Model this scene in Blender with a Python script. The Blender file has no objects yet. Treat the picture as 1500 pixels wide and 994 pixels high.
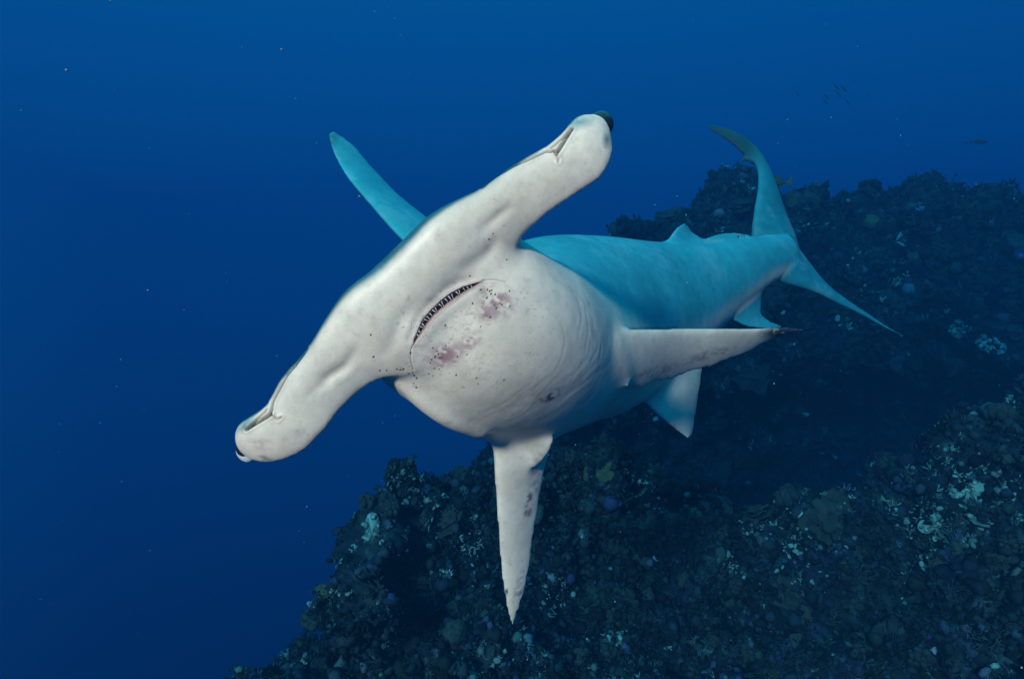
import bpy, bmesh, math, random
import numpy as np
from mathutils import Vector, Matrix, kdtree, bvhtree

random.seed(7); RNG = np.random.default_rng(11)
SC = bpy.context.scene
COL = SC.collection

# ------------------------------------------------------------------ camera, world, sun, exposure
cam_data = bpy.data.cameras.new('camera'); cam = bpy.data.objects.new('camera', cam_data); COL.objects.link(cam)
cam.location = (0, 0, 0); cam.rotation_euler = (math.radians(90), 0, 0)
cam_data.sensor_width = 36.0; cam_data.lens = 24.0; cam_data.clip_start = 0.02; cam_data.clip_end = 300
SC.camera = cam
F_PX = 1000.0                                   # focal length in photograph pixels (1500 wide)

world = bpy.data.worlds.new('World'); SC.world = world; world.use_nodes = True
wn = world.node_tree; wn.nodes.clear()
w_out = wn.nodes.new('ShaderNodeOutputWorld'); w_bg = wn.nodes.new('ShaderNodeBackground')
w_tc = wn.nodes.new('ShaderNodeTexCoord'); w_sep = wn.nodes.new('ShaderNodeSeparateXYZ')
w_map = wn.nodes.new('ShaderNodeMapRange'); w_ramp = wn.nodes.new('ShaderNodeValToRGB')
w_map.inputs['From Min'].default_value = -1; w_map.inputs['From Max'].default_value = 1
wn.links.new(w_tc.outputs['Generated'], w_sep.inputs[0]); wn.links.new(w_sep.outputs['Z'], w_map.inputs['Value'])
wn.links.new(w_map.outputs[0], w_ramp.inputs[0]); wn.links.new(w_ramp.outputs[0], w_bg.inputs['Color'])
wn.links.new(w_bg.outputs[0], w_out.inputs['Surface'])
# light under water: bright cyan overhead, blue at the horizon, near black from the deep
WORLD = [(0.0, (0.0, 0.004, 0.02)), (0.26, (0.0, 0.018, 0.068)), (0.5, (0.0, 0.118, 0.285)), (0.68, (0.0, 0.104, 0.300)),
         (0.80, (0.0, 0.100, 0.32)), (0.92, (0.02, 1.2, 1.7)), (1.0, (0.05, 2.8, 3.4))]
els = w_ramp.color_ramp.elements
while len(els) < len(WORLD): els.new(0.5)
for e, (p, c) in zip(els, WORLD): e.position = p; e.color = (*c, 1)
w_ramp.color_ramp.interpolation = 'B_SPLINE'
w_bg.inputs['Strength'].default_value = 1.0

sun_data = bpy.data.lights.new('sun', 'SUN'); sun = bpy.data.objects.new('sun', sun_data); COL.objects.link(sun)
sun_data.energy = 5.0; sun_data.angle = math.radians(7); sun_data.color = (1.0, 0.74, 0.57)
SUN_TO = Vector((-0.36, -0.87, 0.33)).normalized()          # direction towards the light
sun.rotation_euler = SUN_TO.to_track_quat('Z', 'Y').to_euler()
SC.view_settings.view_transform = 'Standard'; SC.view_settings.look = 'None'
SC.view_settings.exposure = 0.30; SC.view_settings.gamma = 1.0; SC.view_settings.use_curve_mapping = False
SC.render.engine = 'CYCLES'; SC.cycles.use_denoising = True; SC.cycles.volume_bounces = 0
SC.cycles.max_bounces = 5; SC.cycles.diffuse_bounces = 2; SC.cycles.caustics_reflective = False; SC.cycles.caustics_refractive = False

HAZE_DENSITY = 0.40; HAZE_COLOR = (0.004, 0.032, 0.068); HAZE_ABS = (0.14, 0.52, 0.757)

# ------------------------------------------------------------------ helpers
def P(px, py, d):
    """a photograph pixel at distance d in front of the camera"""
    return np.array([(px - 750.0) / F_PX * d, d, (497.0 - py) / F_PX * d])
def proj(v):
    v = np.asarray(v); return np.stack([750 + F_PX * v[..., 0] / v[..., 1], 497 - F_PX * v[..., 2] / v[..., 1]], -1)
def unit(v): v = np.asarray(v, float); return v / max(np.linalg.norm(v), 1e-9)
def sstep(a, b, x): t = np.clip((x - a) / (b - a), 0, 1); return t * t * (3 - 2 * t)
def vnoise(p, seed=0):
    """value noise in [-1, 1] at points p (n, 3)"""
    p = np.asarray(p, float); i = np.floor(p).astype(np.int64); f = p - i; u = f * f * f * (f * (f * 6 - 15) + 10)
    def h(x, y, z):
        n = (x * 73856093) ^ (y * 19349663) ^ (z * 83492791) ^ (seed * 2654435761)
        n = (n ^ (n >> 13)) * 1274126177 & 0xFFFFFFFF; n = (n ^ (n >> 16)) & 0xFFFFFF
        return n / float(0xFFFFFF) * 2 - 1
    x, y, z = i[:, 0], i[:, 1], i[:, 2]; r = 0
    for dx in (0, 1):
        for dy in (0, 1):
            for dz in (0, 1):
                w = (u[:, 0] if dx else 1 - u[:, 0]) * (u[:, 1] if dy else 1 - u[:, 1]) * (u[:, 2] if dz else 1 - u[:, 2])
                r = r + w * h(x + dx, y + dy, z + dz)
    return r
def fbm(p, scale, octv=4, gain=0.5, seed=0):
    r = 0; a = 1
    for k in range(octv): r = r + a * vnoise(np.asarray(p) * scale * 2 ** k + 17.3 * k, seed + k); a *= gain
    return r
def catmull(rows, n):
    """rows (k, m) resampled to (k-1)*n+1 rows through Catmull-Rom"""
    R = np.asarray(rows, float); k = len(R); out = []
    for i in range(k - 1):
        p0 = R[i - 1] if i > 0 else 2 * R[0] - R[1]; p1 = R[i]; p2 = R[i + 1]; p3 = R[i + 2] if i + 2 < k else 2 * R[-1] - R[-2]
        for j in range(n):
            t = j / n
            out.append(0.5 * (2 * p1 + (p2 - p0) * t + (2 * p0 - 5 * p1 + 4 * p2 - p3) * t * t + (3 * p1 - p0 - 3 * p2 + p3) * t ** 3))
    out.append(R[-1]); return np.array(out)
def mesh_from(name, verts, faces):
    me = bpy.data.meshes.new(name); me.from_pydata([tuple(v) for v in verts], [], faces); me.update(); return me
def link(name, me, mat=None, parent=None, smooth=True):
    o = bpy.data.objects.new(name, me); COL.objects.link(o)
    if mat is not None and me is not None and len(me.materials) == 0: me.materials.append(mat)
    if smooth and me is not None: me.polygons.foreach_set('use_smooth', [True] * len(me.polygons))
    if parent is not None: o.parent = parent
    return o
def tag(o, label=None, cat=None, group=None, kind=None):
    if label: o['label'] = label
    if cat: o['category'] = cat
    if group: o['group'] = group
    if kind: o['kind'] = kind
    return o
def set_col(me, cols, name='Col'):
    a = me.color_attributes.new(name, 'FLOAT_COLOR', 'POINT')
    c = np.ones((len(me.vertices), 4), np.float32); c[:, :3] = cols; a.data.foreach_set('color', c.ravel())

def neighbours(me):
    e = np.zeros(len(me.edges) * 2, np.int32); me.edges.foreach_get('vertices', e); return e.reshape(-1, 2)
def lap(v, e, cnt):
    s = np.zeros_like(v)
    for k in range(3): s[:, k] = np.bincount(e[:, 0], v[e[:, 1], k], len(v)) + np.bincount(e[:, 1], v[e[:, 0], k], len(v))
    return s / cnt[:, None] - v
def get_v(me): v = np.zeros(len(me.vertices) * 3); me.vertices.foreach_get('co', v); return v.reshape(-1, 3)
def get_n(me): v = np.zeros(len(me.vertices) * 3); me.vertex_normals.foreach_get('vector', v); return v.reshape(-1, 3)
def put_v(me, v): me.vertices.foreach_set('co', np.ascontiguousarray(v, np.float32).ravel()); me.update()

# ------------------------------------------------------------------ materials
def new_mat(name):
    m = bpy.data.materials.new(name); m.use_nodes = True; nt = m.node_tree; return m, nt, nt.nodes['Principled BSDF']
def plain(name, col, rough=0.5, spec=0.4):
    m, nt, b = new_mat(name); b.inputs['Base Color'].default_value = (*col, 1); b.inputs['Roughness'].default_value = rough
    b.inputs['Specular IOR Level'].default_value = spec; return m
def attr_mat(name, rough, scale, var, bump_scale, bump, spec=0.3, attr='Col'):
    """colour from the vertex attribute, varied by two noises, with fine noise relief"""
    m, nt, b = new_mat(name); N = nt.nodes; L = nt.links
    at = N.new('ShaderNodeAttribute'); at.attribute_name = attr
    tc = N.new('ShaderNodeTexCoord')
    n1 = N.new('ShaderNodeTexNoise'); n1.inputs['Scale'].default_value = scale; n1.inputs['Detail'].default_value = 6; n1.inputs['Roughness'].default_value = 0.62
    mr = N.new('ShaderNodeMapRange'); mr.inputs['From Min'].default_value = 0.25; mr.inputs['From Max'].default_value = 0.75
    mr.inputs['To Min'].default_value = 1 - var; mr.inputs['To Max'].default_value = 1 + var
    mx = N.new('ShaderNodeVectorMath'); mx.operation = 'SCALE'
    n2 = N.new('ShaderNodeTexNoise'); n2.inputs['Scale'].default_value = bump_scale; n2.inputs['Detail'].default_value = 5
    bp = N.new('ShaderNodeBump'); bp.inputs['Strength'].default_value = bump; bp.inputs['Distance'].default_value = 0.01
    L.new(tc.outputs['Object'], n1.inputs['Vector']); L.new(tc.outputs['Object'], n2.inputs['Vector'])
    L.new(n1.outputs['Fac'], mr.inputs['Value']); L.new(at.outputs['Color'], mx.inputs[0]); L.new(mr.outputs[0], mx.inputs['Scale'])
    L.new(mx.outputs[0], b.inputs['Base Color']); L.new(n2.outputs['Fac'], bp.inputs['Height']); L.new(bp.outputs[0], b.inputs['Normal'])
    b.inputs['Roughness'].default_value = rough; b.inputs['Specular IOR Level'].default_value = spec
    return m
M_SKIN = attr_mat('shark_skin', 0.42, 9.0, 0.09, 230.0, 0.05, 0.38)
def enrich_skin(m):
    """fine denticle speckle, faint long scratches and broad smudges over the vertex colours"""
    nt = m.node_tree; N = nt.nodes; L = nt.links; b = N['Principled BSDF']; src = b.inputs['Base Color'].links[0].from_socket; tc = [n for n in N if n.type == 'TEX_COORD'][0]
    def layer(scale, detail, lo, hi, f0, f1, stretch=None):
        nonlocal src
        t = N.new('ShaderNodeTexNoise'); t.inputs['Scale'].default_value = scale; t.inputs['Detail'].default_value = detail; t.inputs['Roughness'].default_value = 0.65
        v = tc.outputs['Object']
        if stretch: mp = N.new('ShaderNodeMapping'); mp.inputs['Scale'].default_value = stretch; mp.inputs['Rotation'].default_value = (0, 0.6, 0.3); L.new(v, mp.inputs['Vector']); v = mp.outputs[0]
        r = N.new('ShaderNodeMapRange'); r.inputs['From Min'].default_value = f0; r.inputs['From Max'].default_value = f1; r.inputs['To Min'].default_value = lo; r.inputs['To Max'].default_value = hi; r.clamp = True
        x = N.new('ShaderNodeVectorMath'); x.operation = 'SCALE'; L.new(v, t.inputs['Vector']); L.new(t.outputs['Fac'], r.inputs['Value']); L.new(src, x.inputs[0]); L.new(r.outputs[0], x.inputs['Scale']); src = x.outputs[0]
    layer(420, 2, 0.95, 1.04, 0.3, 0.7); layer(60, 5, 0.86, 1.03, 0.28, 0.46); layer(34, 4, 0.80, 1.0, 0.27, 0.35, (1, 1, 6)); layer(5.0, 4, 0.88, 1.05, 0.34, 0.60); layer(16.0, 3, 0.92, 1.03, 0.34, 0.52)
    L.new(src, b.inputs['Base Color'])
enrich_skin(M_SKIN)
M_REEF = attr_mat('reef_rock', 0.9, 30.0, 0.7, 60.0, 0.9, 0.12)
M_CORAL = attr_mat('coral', 0.85, 40.0, 0.30, 120.0, 0.4, 0.15)
M_TOOTH = plain('tooth', (0.58, 0.52, 0.47), 0.35)
M_GUM = plain('gum', (0.44, 0.24, 0.24), 0.4)
M_EYE = plain('eye', (0.012, 0.014, 0.02), 0.12, 0.6)
M_LID = plain('eyelid', (0.62, 0.64, 0.66), 0.4)
M_SPOT = plain('skin_parasite', (0.17, 0.11, 0.055), 0.6)
M_SNOW = plain('marine_snow', (0.20, 0.26, 0.28), 0.9)
M_FISH = plain('dark_fish', (0.03, 0.035, 0.035), 0.6)

# ------------------------------------------------------------------ the reef
def grid_surface(ctrl, nu, nv):
    """ctrl (rows, cols, 3) -> Catmull-Rom grid ((rows-1)*nv+1, (cols-1)*nu+1, 3)"""
    C = np.asarray(ctrl, float); r, c, _ = C.shape
    A = catmull(C.reshape(r, c * 3), nv).reshape(-1, c, 3)
    B = catmull(A.transpose(1, 0, 2).reshape(c, -1), nu).reshape((c - 1) * nu + 1, -1, 3).transpose(1, 0, 2)
    return B
def grid_normals(G):
    du = np.gradient(G, axis=1); dv = np.gradient(G, axis=0); n = np.cross(du, dv); n /= np.maximum(np.linalg.norm(n, axis=2, keepdims=True), 1e-9); return n
def lumps(p, scale, seed):
    """rounded bumps: cells of random height"""
    n = vnoise(p * scale, seed); m = vnoise(p * scale * 2.1 + 5, seed + 1)
    return (1 - np.abs(n)) ** 2 * 1.2 - 0.5 + 0.4 * m
def reef_mesh(name, ctrl, nu, nv, amp, seed):
    G = grid_surface(ctrl, nu, nv); n = grid_normals(G)
    mid_ = slice(int(G.shape[0] * .42), int(G.shape[0] * .62))
    if (n[mid_] * -G[mid_]).sum() < 0: n = -n                                   # outwards = towards open water
    p = G.reshape(-1, 3); nn = n.reshape(-1, 3)
    h = amp * (0.34 * fbm(p, 0.9, 2, 0.5, seed) + 0.26 * lumps(p, 2.4, seed + 3) + 0.15 * lumps(p, 5.5, seed + 6) + 0.07 * lumps(p, 13, seed + 9) + 0.02 * fbm(p, 34, 2, 0.5, seed + 12))
    wob = np.stack([fbm(p, 3.1, 3, 0.5, seed + 20 + k) for k in range(3)], 1) * 0.07 * amp
    q = p + nn * h[:, None] + wob
    R, C_, _ = G.shape
    idx = np.arange(R * C_).reshape(R, C_); f = np.stack([idx[:-1, :-1], idx[:-1, 1:], idx[1:, 1:], idx[1:, :-1]], -1).reshape(-1, 4)
    me = mesh_from(name, q, f.tolist())
    return me, q, h
def tint(p, seed, pale=1.0):
    """brown, olive, rust and purple growth with scattered pale encrusting patches, all cast blue as if by the water"""
    n = len(p); a = fbm(p, 2.2, 3, 0.6, seed); b = fbm(p, 6.0, 3, 0.6, seed + 5); c = fbm(p, 15.0, 3, 0.6, seed + 8); d = fbm(p, 3.3, 4, 0.6, seed + 11)
    base = np.array([0.016, 0.022, 0.028])[None] * np.ones((n, 1))
    def mixin(w, colr): base[:] = base * (1 - w[:, None]) + np.array(colr) * w[:, None]
    mixin(sstep(0.0, 0.8, b) * 0.8, (0.045, 0.050, 0.045)); mixin(sstep(0.2, 0.9, c) * 0.7, (0.035, 0.065, 0.065)); mixin(sstep(0.25, 0.9, -b) * 0.7, (0.05, 0.045, 0.08))
    mixin(sstep(0.55, 1.0, a * 0.5 + c * 0.8) * 0.6 * pale, (0.20, 0.22, 0.18)); e_ = fbm(p, 42.0, 2, 0.6, seed + 15); mixin(sstep(0.95, 1.4, d * 0.7 + c * 0.5 + e_ * 0.6) * 0.6 * pale, (0.34, 0.40, 0.37))
    return base * np.array([0.36, 0.74, 1.0])  # red lost in the water is taken out of the reef colour here
# near ledge: its crest from the lower left round to the lump on the right
CREST = [(300, 1120, 3.1), (372, 992, 3.1), (425, 950, 3.2), (468, 905, 3.35), (478, 838, 3.45), (510, 768, 3.6), (556, 700, 3.8), (630, 676, 4.0), (700, 664, 4.1), (800, 660, 4.25), (900, 680, 4.3),
         (1000, 712, 4.2), (1090, 748, 4.05), (1200, 756, 3.9), (1310, 750, 3.8), (1362, 700, 3.75), (1430, 655, 3.75), (1530, 640, 3.8), (1680, 620, 3.9), (1850, 600, 4.0)]
rows = [[] for _ in range(8)]
for i, (x, y, d) in enumerate(CREST):
    c = P(x + 28 * max(0, 1 - i / 7), y + 6, d * 0.94); lf = 1 - min(i / 6.0, 1)                       # the left flank falls straight into the deep
    back = np.array([0.55 * lf, 1.0, 0]); near = np.array([-0.05, -1.0, 0])
    rows[0].append(c + back * 2.2 + [0, 0, -3.2]); rows[1].append(c + back * 0.7 + [0, 0, -0.9]); rows[2].append(c)
    rows[3].append(c + near * 0.28 + [0, 0, -0.20]); rows[4].append(c + near * 0.62 + [0, 0, -0.62]); rows[5].append(c + near * 1.15 + [0, 0, -1.15]); rows[6].append(c + near * 1.75 + [0, 0, -1.70]); rows[7].append(c + near * 2.8 + [0, 0, -2.6])
ledge_me, ledge_v, ledge_h = reef_mesh('reef_ledge', rows, 26, 46, 0.74, 3)
# far wall: a plateau edge with an undercut below it
WCREST = [(760, 640, 4.9), (790, 520, 5.2), (835, 400, 5.5), (885, 335, 5.8), (960, 305, 6.1), (1045, 278, 6.3), (1088, 270, 6.4), (1130, 285, 6.5), (1230, 292, 6.5), (1330, 288, 6.5), (1440, 286, 6.5), (1500, 300, 6.4), (1600, 300, 6.3), (1780, 300, 6.2)]
wrows = [[] for _ in range(8)]
for i, (x, y, d) in enumerate(WCREST):
    c = P(x - 6 * max(0, 1 - i / 5), y + 20 + 8 * min(max(0, (i - 5) / 3), 1), d + 1.5); g = sstep(1, 5, np.array(float(i))); g = float(g)
    wrows[0].append(c + np.array([0.2, 3.0, -3.0])); wrows[1].append(c + np.array([0.1, 1.0, -0.35])); wrows[2].append(c)
    wrows[3].append(c + np.array([-0.02, -0.55, -0.30 * g - 0.15])); wrows[4].append(c + np.array([-0.02, -0.95 * g - .2, -0.85 * g - 0.2])); wrows[5].append(c + np.array([0.0, -0.85 * g - .2, -1.25 * g - 0.3]))
    wrows[6].append(c + np.array([0.0, 0.9 * g - .2, -2.2 * g - 0.4])); wrows[7].append(c + np.array([0.0, 0.9 * g - .2, -5.2]))
wall_me, wall_v, wall_h = reef_mesh('reef_wall', wrows, 36, 50, 0.85, 40)
for me, vv, hh, sd in ((ledge_me, ledge_v, ledge_h, 60), (wall_me, wall_v, wall_h, 80)): set_col(me, tint(vv, sd, 0.25))
ledge = tag(link('reef_ledge', ledge_me, M_REEF), kind='structure'); wall = tag(link('reef_wall', wall_me, M_REEF), kind='structure')
BT = {}
for nm, me, vv in (('ledge', ledge_me, ledge_v), ('wall', wall_me, wall_v)):
    BT[nm] = bvhtree.BVHTree.FromPolygons([tuple(x) for x in vv], [tuple(p.vertices) for p in me.polygons])
def reef_hit(px, py):
    d = Vector(P(px, py, 1.0)).normalized(); best = None
    for nm, t in BT.items():
        h = t.ray_cast(Vector((0, 0, 0)), d)
        if h[0] is not None and (best is None or h[3] < best[1][3]): best = (nm, h)
    if best is None: return None
    nm, h = best; n = h[1] if h[1].dot(d) < 0 else -h[1]
    return nm, h[0], n, h[3]

# small growth covering the reef: nodules, tufts and scales, too many to count
def ico(sub):
    bm = bmesh.new(); bmesh.ops.create_icosphere(bm, subdivisions=sub, radius=1); bm.verts.ensure_lookup_table()
    v = np.array([x.co for x in bm.verts]); f = [tuple(x.index for x in y.verts) for y in bm.faces]; bm.free(); return v, np.array(f)
def proto_nodule(seed, sub=1):
    v, f = ico(sub); v = v * (1 + 0.28 * vnoise(v * 1.7 + seed * 3.1, seed)[:, None]); v[:, 2] *= 0.75; return v, f
def proto_tuft(seed):
    rg = np.random.default_rng(seed); vs, fs = [], []
    for k in range(6):
        a = rg.uniform(0, 6.28); tl = rg.uniform(.2, .9); d = unit([math.cos(a) * tl, math.sin(a) * tl, 1]); s = unit(np.cross(d, [.3, .5, .1])); t = np.cross(d, s); L = rg.uniform(.8, 1.6); w = rg.uniform(.10, .2); b = np.array([math.cos(a), math.sin(a), 0]) * .25; o = len(vs)
        vs += [b + s * w, b - s * w * .5 + t * w * .8, b - s * w * .5 - t * w * .8, b + d * L * .6 + s * w * 1.3, b + d * L * .6 - s * w * .7 + t * w, b + d * L * .6 - s * w * .7 - t * w, b + d * L]
        fs += [(o, o + 1, o + 4), (o, o + 4, o + 3), (o + 1, o + 2, o + 5), (o + 1, o + 5, o + 4), (o + 2, o, o + 3), (o + 2, o + 3, o + 5), (o + 3, o + 4, o + 6), (o + 4, o + 5, o + 6), (o + 5, o + 3, o + 6)]
    return np.array(vs), np.array(fs)
def proto_scale(seed):
    rg = np.random.default_rng(seed); n = 9; vs = [np.array([0, 0, .32])]; 
    for j in range(n): a = 6.283 * j / n; r = rg.uniform(.7, 1.3); vs.append(np.array([r * math.cos(a), r * math.sin(a), rg.uniform(.15, .5)]))
    for j in range(n): a = 6.283 * j / n; vs.append(np.array([.45 * math.cos(a), .45 * math.sin(a), -.2]))
    fs = []
    for j in range(n): k = (j + 1) % n; fs += [(0, 1 + j, 1 + k), (1 + j, 1 + n + j, 1 + n + k), (1 + j, 1 + n + k, 1 + k)]
    return np.array(vs), np.array(fs)
PROTO = [proto_nodule(1), proto_nodule(2), proto_tuft(12), proto_tuft(4), proto_tuft(5), proto_tuft(8), proto_scale(6), proto_nodule(9)]
PSIZE = np.array([.8, .6, .75, .7, .8, .7, .75, 1.0])
def growth(name, me, count, size, seed, ymax_pix):
    rg = np.random.default_rng(seed); v = get_v(me); nrm = get_n(me); q = proj(v); c = -(nrm * v / np.linalg.norm(v, axis=1)[:, None]).sum(1)
    if c[int(len(c) * .42):int(len(c) * .62)].mean() < 0: nrm = -nrm; c = -c
    ok = np.where((q[:, 0] > 250) & (q[:, 0] < 1620) & (q[:, 1] > 180) & (q[:, 1] < 1120) & (v[:, 1] > 1.2) & (c > -0.35))[0]
    ar = np.zeros(len(v)); pa = np.zeros(len(me.polygons)); me.polygons.foreach_get('area', pa); pv_ = np.zeros(len(me.loops), np.int32); me.loops.foreach_get('vertex_index', pv_); ar = np.bincount(pv_, np.repeat(pa / 4, 4), len(v))
    w_ = ar[ok] / (v[ok] ** 2).sum(1) * (0.35 + np.clip(c[ok], 0, 1)); pick = rg.choice(ok, count, p=w_ / w_.sum()); base = v[pick] + rg.normal(0, 0.012, (count, 3)); nn = nrm[pick] + np.array([0, 0, 0.35]); nn /= np.linalg.norm(nn, axis=1)[:, None]
    cl = 0.8 * tint(base, seed + 7) * np.clip(rg.lognormal(-0.1, 0.62, (count, 1)), 0.2, 4.5) * rg.uniform(0.8, 1.2, (count, 3))
    pal = ((fbm(base, 2.6, 3, 0.6, seed + 2) > 0.72) & (rg.random(count) < 0.6)) | (rg.random(count) < 0.008)
    for (hx, hy, hr) in ((1425, 735, .30), (1380, 755, .22), (545, 785, .16), (690, 795, .13), (797, 890, .10), (1160, 775, .20)):
        hh = reef_hit(hx, hy)
        if hh is not None: pal |= (np.linalg.norm(base - np.array(hh[1]), axis=1) + .12 * fbm(base, 9, 2, .6, 3) < hr) & (rg.random(count) < 0.38); cl[pal] = np.array([0.12, 0.28, 0.29]) * rg.uniform(0.25, 1.3, (pal.sum(), 1))  # pale pieces painted cyan, as the water's light turns them
    VV, FF, CC = [], [], []; off = 0
    kind = rg.integers(0, len(PROTO), count); clus = fbm(base, 3.0, 2, 0.5, seed + 4); kind = np.where((clus > 0.35) & (kind > 5), 4, kind)
    dist_ = np.linalg.norm(base, axis=1); sz = size * (dist_ / np.median(dist_)) ** .7 * rg.lognormal(0, 0.5, count) * (1 + 0.3 * clus); sz = np.clip(sz, size * .35, size * 2.2) * PSIZE[kind] * np.where(pal, .65, 1.0)
    a = np.cross(nn, rg.normal(0, 1, (count, 3))); a /= np.maximum(np.linalg.norm(a, axis=1)[:, None], 1e-6); b = np.cross(nn, a)
    for k, (pv, pf) in enumerate(PROTO):
        ii = np.where(kind == k)[0]
        if not len(ii): continue
        st = sz[ii][:, None] * rg.uniform(.7, 1.35, (len(ii), 3))
        W = base[ii][:, None] + a[ii][:, None] * (pv[None, :, 0:1] * st[:, None, 0:1]) + b[ii][:, None] * (pv[None, :, 1:2] * st[:, None, 1:2]) + nn[ii][:, None] * (pv[None, :, 2:3] * st[:, None, 2:3])
        m = len(pv); VV.append(W.reshape(-1, 3)); CC.append(np.repeat(cl[ii], m, 0)); FF.append((pf[None] + (off + np.arange(len(ii)) * m)[:, None, None]).reshape(-1, 3)); off += len(ii) * m
    VV = np.concatenate(VV); FF = np.concatenate(FF); CC = np.concatenate(CC)
    g = bpy.data.meshes.new(name); g.vertices.add(len(VV)); g.vertices.foreach_set('co', VV.astype(np.float32).ravel())
    g.loops.add(len(FF) * 3); g.loops.foreach_set('vertex_index', FF.astype(np.int32).ravel()); g.polygons.add(len(FF)); g.polygons.foreach_set('loop_start', np.arange(len(FF), dtype=np.int32) * 3)
    g.update(); g.validate(); set_col(g, np.clip(CC, 0.004, 0.7)); return g
tag(link('reef_growth', growth('reef_growth', ledge_me, 32000, 0.019, 5, 0), M_CORAL), 'dark low algae and coral crust covering the near reef ledge', 'reef growth', kind='stuff')
tag(link('reef_growth', growth('reef_growth', wall_me, 30000, 0.035, 6, 0), M_CORAL), 'dark low algae and coral crust covering the far reef wall', 'reef growth', kind='stuff')

# corals one can tell apart
def coral_dome(seed):
    v, f = ico(4); a = vnoise(v * 4.2, seed); b = vnoise(v * 8.5 + 3, seed + 1); r = 1 + 0.34 * vnoise(v * 1.5, seed + 2) + 0.16 * vnoise(v * 3.4, seed + 3) + 0.05 * (1 - np.abs(a)) ** 3 + 0.05 * (1 - np.abs(b)) ** 4; v = v * r[:, None]; v[:, 2] = np.where(v[:, 2] > 0, v[:, 2] * .7, v[:, 2] * .4); return v, f
def coral_lobed(seed):
    rg = np.random.default_rng(seed); V_, F_ = [], []; o = 0; iv, jf = ico(2)
    for k in range(13):
        a = k * 2.4; r = 0.24 * math.sqrt(k); s = rg.uniform(.22, .36); c = np.array([r * math.cos(a), r * math.sin(a), .50 - .35 * r * r + rg.uniform(-.06, .08)])
        w = iv * (1 + .12 * vnoise(iv * 2.4 + k, seed)[:, None]); V_.append(w * [s, s, s * 1.5] + c); F_.append(jf + o); o += len(iv)
    return np.concatenate(V_), np.concatenate(F_)
def tube(V_, F_, o, a, b, ra, rb, n=5):
    d = unit(b - a); s = unit(np.cross(d, [.37, .21, .9])); t = np.cross(d, s); ang = np.arange(n) * 6.2832 / n
    ring = np.outer(np.cos(ang), s) + np.outer(np.sin(ang), t); V_.append(np.concatenate([a + ring * ra, b + ring * rb, [b + d * rb * .8]]))
    f = []
    for j in range(n): k = (j + 1) % n; f += [(j, k, n + k), (j, n + k, n + j), (n + j, n + k, 2 * n)]
    F_.append(np.array(f) + o); return o + 2 * n + 1
def coral_branch(seed):
    rg = np.random.default_rng(seed); V_, F_ = [], []; o = 0
    def grow(a, d, L, r, lev):
        nonlocal o
        b = a + d * L; o = tube(V_, F_, o, a, b, r, r * .72)
        if lev:
            for k in range(rg.integers(2, 4)): grow(b - d * L * rg.uniform(0, .25), unit(d + rg.normal(0, .55, 3) + [0, 0, .15]), L * rg.uniform(.6, .85), r * .68, lev - 1)
    for k in range(7):
        an = k * .9 + rg.uniform(0, .5); grow(np.array([math.cos(an) * .18, math.sin(an) * .18, -.1]), unit([math.cos(an) * .8, math.sin(an) * .8, .9]), rg.uniform(.38, .5), .085, 2)
    return np.concatenate(V_), np.concatenate(F_)
def coral_plate(seed):
    rg = np.random.default_rng(seed); V_, F_ = [], []; o = 0
    for tier in range(3):
        n, m = 30, 5; z = .12 + .22 * tier; R0 = 1.0 - .22 * tier; cx, cy = rg.uniform(-.2, .2, 2); ph = rg.uniform(0, 6.28); vs = []
        for side in (0, 1):
            for i in range(m):
                for j in range(n):
                    a = 6.2832 * j / n; rr = (i + .4) / (m - .6) * R0 * (1 + .22 * math.sin(3 * a + ph) + .14 * math.sin(7 * a + 2 * ph) + .08 * math.sin(13 * a + ph)); vs.append([cx + rr * math.cos(a), cy + rr * math.sin(a), z + .16 * rr * rr + .05 * math.sin(5 * a + ph) * rr + .05 * math.sin(11 * a + 9 * rr) * rr + rg.uniform(-.02, .02) - side * .06])
        f = []
        for side in (0, 1):
            q = side * m * n
            for i in range(m - 1):
                for j in range(n):
                    k = (j + 1) % n; f += [(q + i * n + j, q + i * n + k, q + (i + 1) * n + k), (q + i * n + j, q + (i + 1) * n + k, q + (i + 1) * n + j)]
        for j in range(n):
            k = (j + 1) % n; e_ = (m - 1) * n; q = m * n; f += [(e_ + j, e_ + k, q + e_ + k), (e_ + j, q + e_ + k, q + e_ + j), (j, q + k, k), (j, q + j, q + k)]
        V_.append(np.array(vs)); F_.append(np.array(f) + o); o += len(vs)
    o = tube(V_, F_, o, np.array([0, 0, -.4]), np.array([0, 0, .5]), .28, .2, 8)
    return np.concatenate(V_), np.concatenate(F_)
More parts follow.
